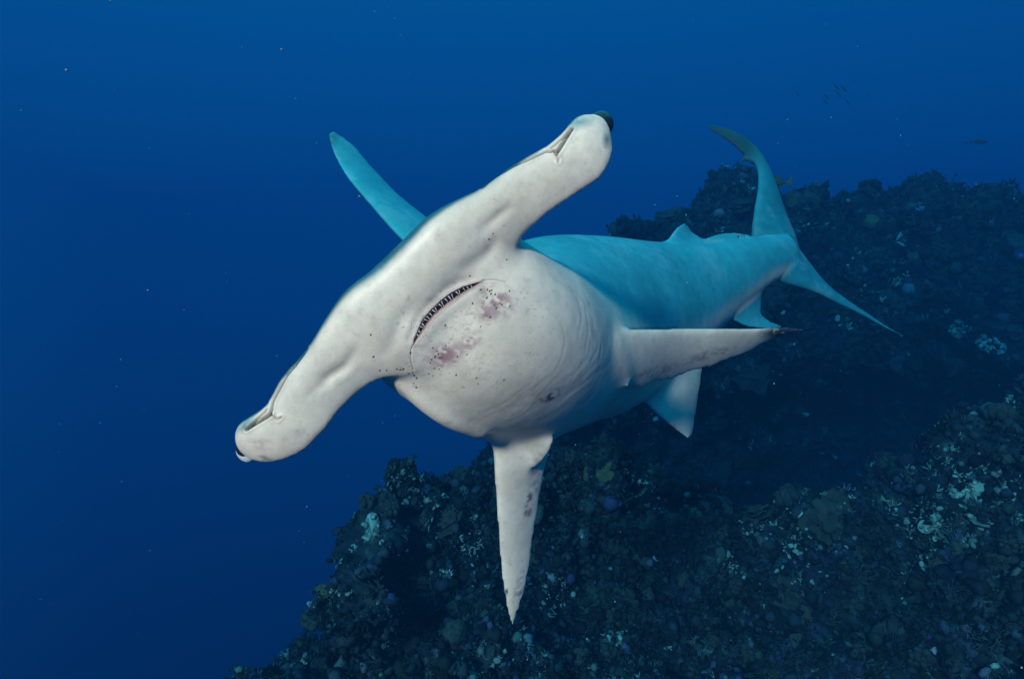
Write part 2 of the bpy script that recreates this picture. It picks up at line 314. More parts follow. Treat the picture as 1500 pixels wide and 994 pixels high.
def coral_crust(seed):
    """a ragged patch of many small overlapping pale scales and knobs"""
    rg = np.random.default_rng(seed); V_, F_ = [], []; o = 0; iv, jf = ico(1); ph = rg.uniform(0, 6.28, 3)
    nb = 28; bv = [[0, 0, .05]] + [[.92 * (1 + .4 * math.sin(2 * a + ph[0]) + .3 * math.sin(3 * a + ph[1])) * .85 * q * math.cos(a), .92 * (1 + .4 * math.sin(2 * a + ph[0]) + .3 * math.sin(3 * a + ph[1])) * .85 * q * math.sin(a), .06 * (1 - q) + rg.uniform(-.02, .04) - (.1 if q == 1 else 0)] for q in (.5, 1) for a in np.arange(nb) * 6.2832 / nb]
    bf = [(0, 1 + j, 1 + (j + 1) % nb) for j in range(nb)] + [t for j in range(nb) for t in ((1 + j, 1 + nb + j, 1 + nb + (j + 1) % nb), (1 + j, 1 + nb + (j + 1) % nb, 1 + (j + 1) % nb))]
    V_.append(np.array(bv)); F_.append(np.array(bf)); o = len(bv)
    for k in range(46):
        a = rg.uniform(0, 6.28); R = (1 + .4 * math.sin(2 * a + ph[0]) + .3 * math.sin(3 * a + ph[1])) * .85; r = math.sqrt(rg.random()) * R; s = rg.uniform(.05, .2) * (1.25 - .6 * r)
        w = iv * (1 + .35 * vnoise(iv * 2.2 + k * 3.3, seed)[:, None]) * [s * rg.uniform(.7, 1.6), s * rg.uniform(.7, 1.6), s * rg.uniform(.25, .7)]; an = rg.uniform(0, 3.14); c_, s_n = math.cos(an), math.sin(an)
        w = np.stack([w[:, 0] * c_ - w[:, 1] * s_n, w[:, 0] * s_n + w[:, 1] * c_, w[:, 2] + w[:, 0] * rg.uniform(-.4, .4)], 1); V_.append(w + [r * math.cos(a), r * math.sin(a), .05 + rg.uniform(0, .10)]); F_.append(jf + o); o += len(iv)
    return np.concatenate(V_), np.concatenate(F_)
CM = {}
BASECOL = {'dome': (0.022, 0.046, 0.048), 'lobed': (0.018, 0.036, 0.042), 'branch': (0.026, 0.048, 0.054), 'plate': (0.022, 0.038, 0.042), 'crust': (0.13, 0.31, 0.32), 'green': (0.045, 0.08, 0.05), 'scrub': (0.14, 0.32, 0.33)}
def coral_mesh(kind, var):
    if (kind, var) in CM: return CM[(kind, var)]
    fn = {'dome': coral_dome, 'lobed': coral_lobed, 'branch': coral_branch, 'plate': coral_plate, 'crust': coral_crust, 'green': coral_dome, 'scrub': coral_branch}[kind]
    v, f = fn(100 + var * 7); me = mesh_from(kind, v, [tuple(x) for x in f])
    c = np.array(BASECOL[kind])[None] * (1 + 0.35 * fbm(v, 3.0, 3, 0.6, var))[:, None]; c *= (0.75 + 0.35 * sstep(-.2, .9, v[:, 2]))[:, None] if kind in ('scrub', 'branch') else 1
    if kind == 'crust': c = c * np.clip(0.75 + 0.9 * fbm(v, 4.5, 3, 0.7, var + 9), 0.12, 1.5)[:, None]
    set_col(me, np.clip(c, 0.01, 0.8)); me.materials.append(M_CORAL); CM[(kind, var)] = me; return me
NAME = {'dome': 'brain_coral', 'lobed': 'lobed_coral', 'branch': 'branching_coral', 'plate': 'plate_coral', 'crust': 'encrusting_coral', 'green': 'brain_coral', 'scrub': 'branching_coral'}
def coral(kind, var, px, py, size_px, label, group=None, sink=0.12, sq=1.0):
    h = reef_hit(px, py)
    if h is None: return None
    nm, p, n, dist = h; s = size_px / F_PX * p.y / 2
    up = (n + Vector((0, -0.1, 0.9 if kind in ('branch', 'scrub', 'plate') else 0.35))).normalized()
    o = link(NAME[kind], coral_mesh(kind, var), None, None)
    o.rotation_mode = 'QUATERNION'; o.rotation_quaternion = up.to_track_quat('Z', 'Y') @ Matrix.Rotation(random.uniform(0, 6.28), 3, 'Z').to_quaternion()
    o.location = p - up * s * sink; o.scale = (s, s * random.uniform(.85, 1.1), s * sq)
    return tag(o, label, 'coral', group)
SPECIAL = [('dome', 0, 668, 928, 36, 'round pitted brain coral below the down hanging fin tip on the reef ledge'), ('green', 1, 888, 690, 34, 'smooth round greenish coral on the ledge crest beside the down hanging fin'), ('green', 2, 862, 694, 24, 'small olive coral next to the round greenish one on the ledge crest'),
           ('crust', 0, 543, 786, 54, 'pale cyan crust coral near the outer left edge of the ledge'), ('scrub', 0, 693, 795, 46, 'pale feathery coral clump beside the middle of the down hanging fin'), ('scrub', 1, 797, 892, 44, 'pale spiky coral clump just right of the down hanging fin tip'),
           ('crust', 1, 519, 798, 20, 'small pale round crust under the outer edge of the ledge'), ('crust', 2, 1440, 712, 50, 'pale oval crust on top of the big mound at the ledge end'), ('crust', 3, 1420, 745, 74, 'broad pale streaked crust covering the side of the end mound'), ('crust', 0, 1476, 706, 34, 'bright pale plate lying on the crown of the end mound'),
           ('crust', 2, 1490, 756, 30, 'bright small crust at the foot of the end mound'), ('plate', 0, 1215, 762, 84, 'wide layered plate coral on the flat ledge before the dark recess'), ('plate', 1, 1110, 756, 58, 'layered plate coral where the ledge starts to flatten'),
           ('dome', 1, 1057, 742, 38, 'rounded brown coral head left of the layered plates'), ('green', 0, 1016, 755, 26, 'small yellowish knob coral left of the brown coral head'), ('crust', 1, 1160, 790, 56, 'pale streak of crust sloping below the layered plates'),
           ('lobed', 0, 990, 712, 60, 'clustered knobby coral on the ledge crest under the pelvic fin'), ('green', 2, 1275, 325, 26, 'small yellow green coral on the upper face of the far wall'), ('green', 1, 1343, 372, 22, 'yellowish coral knob midway up the far wall'),
           ('scrub', 2, 1218, 284, 34, 'pale branching coral standing on the far wall crest'), ('dome', 2, 1165, 290, 34, 'round coral head on the far wall crest right behind the tail'), ('dome', 3, 1190, 292, 26, 'smaller round coral head beside the one behind the tail'), ('plate', 2, 985, 322, 50, 'flat plate coral on the far wall crest above the back'),
           ('dome', 0, 1480, 358, 46, 'large pale domed coral high on the right of the far wall'), ('crust', 3, 1395, 470, 44, 'pale crust patch low on the far wall'), ('scrub', 0, 1320, 412, 42, 'pale twiggy coral patch in the middle of the far wall'), ('crust', 1, 1450, 498, 50, 'pale ring shaped crust above the dark recess'),
           ('scrub', 1, 905, 320, 36, 'pale bushy coral at the left end of the far wall crest'), ('crust', 0, 400, 985, 36, 'pale crust on the low spur at the foot of the ledge'), ('scrub', 2, 440, 975, 30, 'pale twiggy coral on the low spur at the foot of the ledge'), ('green', 3, 474, 868, 22, 'olive coral knob jutting from the vertical outer edge of the ledge')]
SPECIAL += [('crust', 1, 1398, 716, 58, 'ragged pale crust on the recess side of the end mound'), ('crust', 2, 1376, 762, 52, 'ragged pale crust at the base of the end mound by the recess'), ('crust', 0, 1456, 736, 46, 'ragged pale crust between the oval and the streaked crusts'), ('crust', 3, 1440, 680, 40, 'ragged pale crust along the top rim of the end mound'), ('scrub', 1, 1405, 690, 34, 'pale twiggy coral on the top rim of the end mound')]
for s_ in SPECIAL: coral(*s_)
KIND = {'dome': 'rounded brain coral head', 'lobed': 'clustered knobby coral', 'branch': 'bushy branching coral', 'plate': 'layered plate coral', 'crust': 'pale crust fleck'}
MARK = ['pitted round brain coral', 'smooth greenish coral', 'small olive coral', 'pale cyan crust', 'pale feathery clump', 'pale spiky clump', 'small pale round crust', 'pale oval crust', 'broad streaked crust', 'bright pale plate', 'bright small crust', 'wide layered plates', 'first layered plates', 'brown coral head', 'small yellowish knob', 'sloping pale streak', 'knobby crest cluster',
        'small yellow green coral', 'yellowish wall knob', 'pale branching crest coral', 'head behind the tail', 'smaller crest head', 'flat crest plate', 'large pale dome', 'low pale crust patch', 'pale twiggy patch', 'ring shaped crust', 'pale bushy coral', 'pale spur crust', 'pale spur twigs', 'jutting olive knob', 'recess side crust', 'mound base crust', 'ragged middle crust', 'top rim crust', 'top rim twigs']
rg = np.random.default_rng(23); placed = [(a[2], a[3], a[4]) for a in SPECIAL]; tries = 0; made = 0; spos = [(reef_hit(a[2], a[3]), m) for a, m in zip(SPECIAL, MARK)]; seen = {}
while made < 190 and tries < 4000:
    tries += 1; px = rg.uniform(380, 1495); py = rg.uniform(262, 990); h = reef_hit(px, py)
    if h is None: continue
    kind = ['dome', 'lobed', 'branch', 'plate', 'crust', 'lobed', 'branch'][rg.integers(0, 7)]; sz = {'dome': rg.uniform(14, 32), 'lobed': rg.uniform(20, 46), 'branch': rg.uniform(24, 54), 'plate': rg.uniform(24, 54), 'crust': rg.uniform(7, 18)}[kind]
    if any(math.hypot(px - a, py - b) < 0.45 * (sz + c) for a, b, c in placed): continue
    if 590 < px < 1120 and 350 < py < 640 and py < 640 - 0.35 * (px - 800): continue          # hidden behind the shark
    near = min((s for s in spos if s[0] is not None and s[0][0] == h[0]), key=lambda s: (s[0][1] - h[1]).length); dz = h[1].z - near[0][1].z; dl = (near[0][1] - h[1]).length
    rel = 'above' if dz > .5 * dl else 'below' if dz < -.5 * dl else 'beside'; big = 'tiny' if sz < 16 else 'small' if sz < 30 else 'big'
    lab = '%s %s%s %s the %s on the %s' % (big, '' if kind == 'crust' else 'dark ', KIND[kind], rel, near[1], 'near ledge' if h[0] == 'ledge' else 'far wall')
    placed.append((px, py, sz)); o = coral(kind, int(rg.integers(0, 4)), px, py, sz, lab, KIND[kind] + 's on the ' + ('near ledge' if h[0] == 'ledge' else 'far wall')); made += 1


# ------------------------------------------------------------------ the shark
LV, LF, LD, LP = [], [], [], []        # loft vertices, faces, dorsal value, part id
def add_loft(rings, dors, part):
    """rings (k, n, 3) closed rings; dors (k, n)"""
    k, n, _ = rings.shape; base = sum(len(v) for v in LV)
    LV.append(rings.reshape(-1, 3)); LD.append(dors.reshape(-1)); LP.append(np.full(k * n, part))
    for i in range(k - 1):
        for j in range(n):
            a = base + i * n + j; b = base + i * n + (j + 1) % n; LF.append((a, b, b + n, a + n))
    LF.append(tuple(base + j for j in range(n))[::-1]); LF.append(tuple(base + (k - 1) * n + j for j in range(n)))

# trunk: centre pixel and distance, half width, half height above and below, dorsal direction
BODY = [
 (575, 385, 1.28, .070, .030, .030,  0.05, 1.0, 0.10),
 (610, 415, 1.28, .150, .050, .045,  0.05, 1.0, 0.10),
 (650, 450, 1.30, .186, .080, .085, -0.05, 1.0, 0.20),
 (700, 482, 1.36, .198, .130, .140, -0.25, 0.85, 0.40),
 (742, 506, 1.47, .215, .175, .175, -0.45, 0.60, 0.60),
 (786, 514, 1.64, .212, .225, .205, -0.60, 0.35, 0.70),
 (832, 488, 1.86, .185, .285, .255, -0.50, 0.15, 0.82),
 (898, 473, 2.12, .170, .280, .255, -0.32, 0.05, 0.94),
 (965, 452, 2.38, .150, .238, .220, -0.18, 0.0, 1.0),
 (1030, 422, 2.58, .120, .180, .170, -0.08, 0.0, 1.0),
 (1090, 395, 2.72, .088, .124, .118, 0.0, 0.0, 1.0),
 (1132, 380, 2.82, .062, .092, .088, 0.0, 0.0, 1.0),
 (1158, 374, 2.89, .040, .085, .090, 0.0, 0.0, 1.0)]
def build_body():
    rows = [np.concatenate([P(*r[:3]), r[3:6], r[6:9]]) for r in BODY]
    R = catmull(rows, 10); k = len(R); n = 72; th = np.linspace(0, 2 * math.pi, n, endpoint=False)
    rings = np.zeros((k, n, 3)); dv = np.zeros((k, n))
    for i in range(k):
        c = R[i, :3]; t = unit(R[min(i + 1, k - 1), :3] - R[max(i - 1, 0), :3]); up = R[i, 6:9]; up = unit(up - t * np.dot(up, t))
        lat = np.cross(t, up)
        a, bd, bv = R[i, 3], R[i, 4], R[i, 5]
        cx = np.sign(np.cos(th)) * np.abs(np.cos(th)) ** 0.95; sy = np.sin(th)
        rings[i] = c + np.outer(a * cx, lat) + np.outer(np.where(sy > 0, bd, bv) * sy, up); dv[i] = sy
    add_loft(rings, dv, 0)
build_body()
def jaw_corner():
    R = catmull([np.concatenate([P(*r[:3]), [r[3]]]) for r in ((556, 522, 1.27, .022), (590, 550, 1.285, .024), (621, 578, 1.305, .028), (661, 604, 1.34, .031), (705, 618, 1.40, .036))], 8); n = 20; th = np.arange(n) * 2 * math.pi / n
    rings = []
    for i in range(len(R)):
        t = unit(R[min(i + 1, len(R) - 1), :3] - R[max(i - 1, 0), :3]); a = unit(np.cross(t, [0, 1, 0])); b = np.cross(t, a); rings.append(R[i, :3] + R[i, 3] * (np.outer(np.cos(th), a) + np.outer(np.sin(th), b)))
    add_loft(np.array(rings), -np.ones((len(R), n)), 0)
jaw_corner()

def blade(sections, dorsal, part, nseg=6, npt=20, rounded=0.5, sharp=0.06, camber=0.0, rim=0.0, rag=0.0, asym=0.0):
    """fin or hammer: sections (LEpx, LEpy, LEd, TEpx, TEpy, TEd, thickness)"""
    rows = [np.concatenate([P(*s[:3]), P(*s[3:6]), [s[6]]]) for s in sections]
    R = catmull(rows, nseg); k = len(R); dorsal = unit(dorsal)
    u = 0.5 - 0.5 * np.cos(np.linspace(0, math.pi, npt))
    prof = (u ** rounded) * (1 - u) ** 0.85; prof = prof / prof.max(); prof = np.maximum(prof, 0)
    edge = np.sqrt(np.clip(1 - (2 * u - 1) ** 2, 0, 1)) ; prof = prof * (1 - sharp) + sharp * edge
    rings = np.zeros((k, 2 * npt - 2, 3)); dv = np.zeros((k, 2 * npt - 2))
    for i in range(k):
        A, B, t = R[i, :3], R[i, 3:6], abs(R[i, 6]); ch = B - A
        if rag: ch = ch * (1 + rag * min(i / k * 3, 1) * (math.sin(i * 1.7) * .35 + math.sin(i * 0.61 + 1) * .5 + math.sin(i * 2.9 + part) * .35))
        mid = lambda q: 0.5 * (R[q, :3] + R[q, 3:6])
        sp = unit(mid(min(i + 1, k - 1)) - mid(max(i - 1, 0))); n = np.cross(sp, unit(ch)); n = unit(n)
        if np.dot(n, dorsal) < 0: n = -n
        L = A + np.outer(u, ch); h = np.outer(prof * t / 2, n); cmb = np.outer(camber * t * 4 * u * (1 - u), n)
        upv = L + h * (1 + asym) + cmb; dn = L - h * (1 - asym) + cmb
        rings[i] = np.concatenate([upv, dn[1:-1][::-1]]); s = np.sin(u * math.pi) ** 0.35
        sl = -s + rim * np.exp(-u / 0.026); dv[i] = np.concatenate([s + (rim if rim else 0) * (u < .05), sl[1:-1][::-1]])
    add_loft(rings, dv, part)

HAM = [  # leading edge, trailing edge, thickness
 (349, 648, 1.235, 356, 664, 1.24, .022), (349, 622, 1.225, 374, 676, 1.23, .052), (366, 609, 1.22, 404, 677, 1.23, .068),
 (392, 590, 1.215, 440, 664, 1.225, .068), (416, 549, 1.21, 474, 634, 1.225, .064), (450, 509, 1.205, 510, 590, 1.23, .066),
 (478, 464, 1.20, 560, 556, 1.24, .080), (506, 425, 1.20, 640, 545, 1.26, .105), (548, 393, 1.20, 690, 500, 1.28, .118),
 (592, 352, 1.20, 725, 440, 1.28, .118), (627, 318, 1.20, 748, 390, 1.26, .105), (664, 295, 1.205, 764, 352, 1.24, .080),
 (706, 274, 1.21, 786, 329, 1.23, .066), (752, 241, 1.215, 814, 306, 1.225, .064), (793, 219, 1.22, 850, 282, 1.225, .068),
 (824, 193, 1.225, 880, 262, 1.23, .068), (843, 172, 1.23, 897, 232, 1.235, .060), (868, 168, 1.24, 897, 206, 1.245, .040), (882, 177, 1.25, 892, 192, 1.25, .018)]
blade(HAM, (0, 1, 0), 1, nseg=8, npt=28, rounded=0.42, sharp=0.25, rim=2.0, asym=0.28)
# left pectoral (held out sideways), right pectoral (hanging down)
blade([(810, 494, 1.52, 845, 562, 1.62, .080), (850, 485, 1.46, 880, 566, 1.58, .066), (884, 482, 1.49, 914, 566, 1.62, .050), (920, 481, 1.56, 940, 567, 1.70, .038), (1000, 480, 1.71, 1000, 550, 1.83, .026),
       (1080, 480, 1.80, 1078, 524, 1.89, .017), (1140, 479, 1.87, 1136, 496, 1.92, .012), (1178, 481, 1.92, 1176, 485, 1.93, .006)], (0.1, 0.5, 1), 2, nseg=14, rag=.04)
blade([(885, 535, 1.62, 905, 520, 1.64, .024), (893, 549, 1.61, 918, 548, 1.63, .018), (903, 559, 1.60, 924, 560, 1.61, .012), (917, 566, 1.60, 924, 566, 1.605, .007)], (0.1, 0.5, 1), 2)
blade([(770, 650, 1.52, 780, 690, 1.54, .024), (785, 638, 1.51, 800, 672, 1.53, .018), (800, 633, 1.51, 810, 654, 1.52, .014), (810, 636, 1.515, 814, 645, 1.52, .008)], (-1, 0.4, -0.2), 3)
blade([(735, 585, 1.52, 805, 595, 1.66, .110), (723, 640, 1.50, 810, 645, 1.62, .075), (724, 668, 1.505, 804, 668, 1.61, .050), (725, 700, 1.51, 797, 700, 1.60, .038), (729, 770, 1.54, 785, 775, 1.61, .026),
       (734, 840, 1.58, 774, 850, 1.63, .018), (741, 888, 1.62, 762, 892, 1.64, .011), (749, 918, 1.65, 752, 915, 1.655, .006)], (-1, 0.4, -0.2), 3, nseg=14, rag=.015)
# first dorsal
blade([(700, 440, 1.66, 850, 420, 1.98, .060), (650, 400, 1.70, 770, 395, 2.02, .050), (588, 349, 1.76, 690, 362, 2.02, .040), (539, 295, 1.83, 600, 298, 2.03, .030), (507, 257, 1.88, 553, 252, 2.04, .022),
       (487, 222, 1.94, 517, 211, 2.05, .014), (480, 196, 1.99, 488, 191, 2.04, .008)], (1, -0.6, 0.4), 4)
# pelvic, anal, second dorsal
blade([(930, 560, 2.05, 1030, 500, 2.35, .040), (951, 596, 2.08, 1030, 538, 2.34, .030), (980, 622, 2.14, 1022, 588, 2.33, .020), (1008, 643, 2.22, 1015, 634, 2.30, .008)], (0.3, 0.6, 0.8), 5, nseg=14, rag=.015)
blade([(1050, 440, 2.55, 1118, 410, 2.74, .030), (1066, 462, 2.57, 1117, 438, 2.74, .022), (1092, 478, 2.62, 1118, 462, 2.74, .014), (1128, 482, 2.70, 1150, 479, 2.78, .007)], (-1, 0.8, 0), 6)
blade([(970, 375, 2.35, 1050, 372, 2.62, .030), (979, 350, 2.40, 1030, 350, 2.60, .022), (991, 333, 2.46, 1014, 340, 2.58, .014), (1003, 326, 2.50, 1009, 331, 2.56, .007)], (-1, 0.8, 0), 7)
blade([(1015, 362, 2.52, 1030, 372, 2.52, .020), (1040, 346, 2.58, 1046, 360, 2.58, .014), (1070, 340, 2.66, 1076, 349, 2.66, .010), (1106, 345, 2.74, 1108, 348, 2.74, .006)], (-1, 0.8, 0), 7)
# caudal: upper lobe, notch, lower lobe
blade([(1104, 400, 2.80, 1178, 400, 2.92, .090), (1102, 345, 2.82, 1168, 350, 2.94, .070), (1105, 310, 2.86, 1153, 312, 2.97, .050), (1111, 270, 2.92, 1138, 270, 3.00, .036), (1107, 242, 2.98, 1124, 236, 3.03, .026),
       (1088, 226, 3.04, 1106, 211, 3.07, .020), (1064, 205, 3.10, 1080, 193, 3.12, .014), (1040, 191, 3.15, 1050, 183, 3.16, .009), (1035, 186, 3.16, 1038, 183, 3.17, .006)], (1, -0.5, 0.3), 8)
blade([(1098, 236, 3.01, 1108, 244, 3.02, .010), (1088, 228, 3.03, 1096, 238, 3.03, .008), (1083, 236, 3.04, 1086, 239, 3.04, .005)], (1, -1, 0), 8)
blade([(1120, 405, 2.80, 1160, 350, 2.92, .085), (1150, 415, 2.82, 1180, 375, 2.93, .060), (1192, 427, 2.86, 1208, 411, 2.94, .034), (1223, 442, 2.90, 1234, 433, 2.95, .022),
       (1263, 462, 2.94, 1270, 457, 2.96, .014), (1300, 482, 2.97, 1303, 479, 2.98, .009), (1326, 494, 2.99, 1327, 492, 2.99, .005)], (1, -0.5, 0.3), 8)

VOX = 0.0048
def seg_dist(p, poly):
    """distance of 2-D points to a polyline, and the fraction along it"""
    poly = np.asarray(poly, float); best = np.full(len(p), 1e9); frac = np.zeros(len(p)); m = len(poly) - 1
    for i in range(m):
        a, b = poly[i], poly[i + 1]; ab = b - a; t = np.clip(((p - a) @ ab) / max(ab @ ab, 1e-9), 0, 1)
        d = np.linalg.norm(p - (a + t[:, None] * ab), axis=1); q = d < best; best[q] = d[q]; frac[q] = (i + t[q]) / m
    return best, frac
MOUTH_UP = [(605, 508), (606, 497), (611, 486), (618, 469), (631, 453), (646, 439), (660, 429), (677, 420), (696, 414), (708, 411)]
MOUTH_LO = [(605, 508), (614.5, 495.5), (624.5, 480.5), (636.5, 465), (651, 452), (666.5, 440), (681, 430), (697, 419.5), (708, 411)]
MOUTH_CORNERS = [[(606, 541), (602, 526), (602, 514), (605, 506)], [(707, 411), (724, 409.5), (741, 413.5)]]
def inside_poly(p, poly):
    x, y = p[:, 0], p[:, 1]; r = np.zeros(len(p), bool); n = len(poly)
    for i in range(n):
        (x1, y1), (x2, y2) = poly[i], poly[(i + 1) % n]
        if y1 == y2: continue
        c = ((y1 > y) != (y2 > y)) & (x < (x2 - x1) * (y - y1) / (y2 - y1) + x1); r ^= c
    return r

def build_shark():
    V = np.concatenate(LV); D = np.concatenate(LD); PI_ = np.concatenate(LP)
    raw = mesh_from('raw', V, LF)
    bm = bmesh.new(); bm.from_mesh(raw); bmesh.ops.recalc_face_normals(bm, faces=bm.faces); bm.to_mesh(raw); bm.free()
    ro = bpy.data.objects.new('raw', raw); COL.objects.link(ro)
    md = ro.modifiers.new('remesh', 'REMESH'); md.mode = 'VOXEL'; md.voxel_size = VOX; md.adaptivity = 0
    dg = bpy.context.evaluated_depsgraph_get(); me = bpy.data.meshes.new_from_object(ro.evaluated_get(dg))
    bpy.data.objects.remove(ro); bpy.data.meshes.remove(raw)
    me.name = 'body'
    # fill the creases where fins and hammer meet the trunk, keep convex edges
    v = get_v(me); e = neighbours(me); cnt = np.maximum(np.bincount(e.ravel(), minlength=len(v)), 1).astype(float)
    for it in range(150):
        if it % 10 == 0: put_v(me, v); nrm = get_n(me)
        l = lap(v, e, cnt); dn = (l * nrm).sum(1)
        w = np.where(dn > 0, 0.6, 0.12 if it < 14 else 0.02); v = v + l * w[:, None]
    put_v(me, v)
    # finer mesh where the mouth, nostrils and lip details are
    bm = bmesh.new(); bm.from_mesh(me)
    def refine(box, dmax, times, poly=None, rad=0):
        for _ in range(times):
            bm.verts.ensure_lookup_table(); co = np.array([x.co for x in bm.verts]); q = proj(co)
            m = (q[:, 0] > box[0]) & (q[:, 0] < box[2]) & (q[:, 1] > box[1]) & (q[:, 1] < box[3]) & (co[:, 1] < dmax)
            if poly is not None:
                ii = np.where(m)[0]; dd, _f = seg_dist(q[ii], poly); m[ii] &= dd < rad
            es = [ed for ed in bm.edges if m[ed.verts[0].index] and m[ed.verts[1].index]]
            bmesh.ops.subdivide_edges(bm, edges=es, cuts=1, use_grid_fill=True)
    refine((590, 395, 750, 555), 1.32, 2, MOUTH_CORNERS[0] + MOUTH_UP + MOUTH_CORNERS[1], 20)
    refine((625, 405, 790, 600), 1.5, 1)
    for box in ((340, 540, 460, 680), (760, 160, 900, 250)): refine(box, 1.30, 1)
    bm.to_mesh(me); bm.free()
    return me, V, D, PI_
body_me, LVa, LDa, LPa = build_shark()

def finish_shark():
    me = body_me; v = get_v(me); e = neighbours(me); cnt = np.maximum(np.bincount(e.ravel(), minlength=len(v)), 1).astype(float)
    for _ in range(2): v = v + 0.35 * lap(v, e, cnt)
    put_v(me, v); nrm = get_n(me)
    kd = kdtree.KDTree(len(LVa))
    for i, p in enumerate(LVa): kd.insert(p, i)
    kd.balance()
    dv = np.zeros(len(v)); part = np.zeros(len(v), int)
    for i, p in enumerate(v):
        r = kd.find_n(p, 4); w = np.array([1 / (x[2] + 1e-4) for x in r]); ix = [x[1] for x in r]
        dv[i] = (LDa[ix] * w).sum() / w.sum(); part[i] = LPa[ix[0]]
    q = proj(v); view = v / np.linalg.norm(v, axis=1)[:, None]; facing = -(nrm * view).sum(1)
    # --- relief: grooves and swellings, placed on the skin that faces the diver
    disp = np.zeros(len(v)); dark = np.zeros(len(v)); front = (facing > 0.02)
    def groove(poly, width, depth, darkness=0.0, dmax=1.9, taper=True, lip=0.0, warp=0.0):
        m = np.where(front & (v[:, 1] < dmax) & (q[:, 0] > min(a for a, b in poly) - 4 * width) & (q[:, 0] < max(a for a, b in poly) + 4 * width)
                     & (q[:, 1] > min(b for a, b in poly) - 4 * width) & (q[:, 1] < max(b for a, b in poly) + 4 * width))[0]
        if not len(m): return
        qq = q[m] + warp * np.stack([fbm(v[m], 14, 2, .5, 61), fbm(v[m], 14, 2, .5, 67)], 1) if warp else q[m]
        d, f = seg_dist(qq, poly); t = np.sin(np.clip(f, 0, 1) * math.pi) ** 0.5 if taper else 1.0
        g = np.exp(-(d / width) ** 2) * t; disp[m] -= depth * g; dark[m] = np.maximum(dark[m], darkness * g)
        if lip: disp[m] += lip * np.exp(-((d - 2.2 * width) / (1.2 * width)) ** 2) * t
    # mouth: the open slit
    m = np.where(front & (v[:, 1] < 1.4) & (q[:, 0] > 585) & (q[:, 0] < 760) & (q[:, 1] > 395) & (q[:, 1] < 560))[0]
    poly = MOUTH_UP + MOUTH_LO[::-1]
    du, _ = seg_dist(q[m], MOUTH_UP); dl, _ = seg_dist(q[m], MOUTH_LO); ins = inside_poly(q[m], poly)
    dd = np.minimum(du, dl); slit = np.zeros(len(v)); slit[m] = np.where(ins, sstep(0, 2.2, dd), 0)
    disp[m] -= 0.015 * slit[m]
    lipband = np.zeros(len(v)); lipband[m] = np.where(ins, 1.0, np.exp(-(dd / 2.0) ** 2))
    disp[m] += np.where(ins, 0, 0.0022 * np.exp(-((dl - 6) / 9) ** 2) * sstep(0, 5, du - dl))            # lower lip swells
    disp[m] -= np.where(ins, 0, 0.0032 * np.exp(-((du - 5) / 8) ** 2) * sstep(0, 5, dl - du))
    for c in MOUTH_CORNERS: groove(c, 1.0, 0.0012, 0.18, 1.4, taper=False)
    # nostril slits and the groove along the leading edge
    for pl, w_, dp, dk in (([(361, 629), (378, 618), (397, 607)], 1.9, 0.010, 0.95), ([(397, 606), (400, 587), (408, 572), (420, 550), (436, 530), (450, 510)], 1.7, 0.006, 0.85),
                       ([(838, 189), (830, 201), (815, 226)], 2.0, 0.010, 0.95), ([(813, 222), (799, 222), (780, 231), (752, 243), (724, 260), (706, 275)], 1.7, 0.006, 0.85),
                       ([(362, 628), (377, 613), (391, 600)], 1.4, 0.007, 0.8), ([(837, 190), (824, 203), (807, 217)], 1.4, 0.007, 0.8), ([(397, 607), (407, 615), (412, 611)], 1.3, 0.004, 0.5), ([(812, 222), (819, 232), (818, 238)], 1.3, 0.004, 0.5)):
        groove(pl, w_, dp, dk, 1.32, taper=False, lip=0.0015)
    # hollows behind the hammer's leading edge, creases at the jaw and the gills
    for pl, w_, dp in (([(470, 560), (500, 535), (530, 505)], 9, 0.004), ([(640, 425), (700, 375), (735, 350)], 12, 0.005), ([(560, 520), (590, 470), (630, 430)], 14, 0.004),
                       ([(700, 345), (735, 320), (760, 300)], 8, 0.004), ([(445, 590), (480, 555), (515, 520)], 8, 0.003)):
        groove(pl, w_, dp, 0.0, 1.32, warp=8)
    for pl in ([(806, 396), (836, 428), (850, 470), (846, 500)], [(826, 410), (852, 446), (862, 486), (856, 520)], [(846, 436), (868, 470), (872, 505), (864, 535)], [(800, 440), (822, 470), (828, 505), (815, 545)], [(860, 470), (876, 500), (878, 528)]):
        groove(pl, 1.5, 0.0005, 0.14, 1.8, lip=0.0001, warp=6)
    for k in range(9):
        o = k * 15
        groove([(690 + o + 5 * math.sin(k * 2.2), 632 - o * .28), (742 + o, 588 - o * .26), (785 + o * .9 + 6 * math.sin(k * 1.7), 545 - o * .2)], 3.5 + 1.5 * math.sin(k * 3.1), 0.0003, 0.05, 1.85, lip=0.0001, warp=10)
    groove([(922, 481.5), (1000, 480.5), (1080, 480), (1140, 479.5), (1176, 481)], 1.6, 0.0, 0.75, 2.1, taper=False)
    fine = fbm(v, 26, 3, 0.55, 5); disp += 0.0003 * fine * (part < 2)
    v2 = v + nrm * disp[:, None]; put_v(me, v2)
    # --- colour of the skin; cyan water light is put into the teal of the back
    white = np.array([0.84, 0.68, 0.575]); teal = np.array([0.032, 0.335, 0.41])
    n1 = fbm(v, 7, 4, 0.5, 21); n2 = fbm(v, 40, 3, 0.6, 31); n3 = fbm(v, 90, 2, 0.6, 41)
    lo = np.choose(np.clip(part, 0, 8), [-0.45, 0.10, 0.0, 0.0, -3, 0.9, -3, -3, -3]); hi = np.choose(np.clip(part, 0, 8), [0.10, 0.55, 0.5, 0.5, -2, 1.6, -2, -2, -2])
    back_ = sstep(1.70, 1.95, v[:, 1]) * (part == 0); fr_ = (1 - sstep(1.45, 1.65, v[:, 1])) * (part == 0); lo = lo - 0.35 * back_ + 0.35 * fr_; hi = hi - 0.30 * back_ + 0.35 * fr_
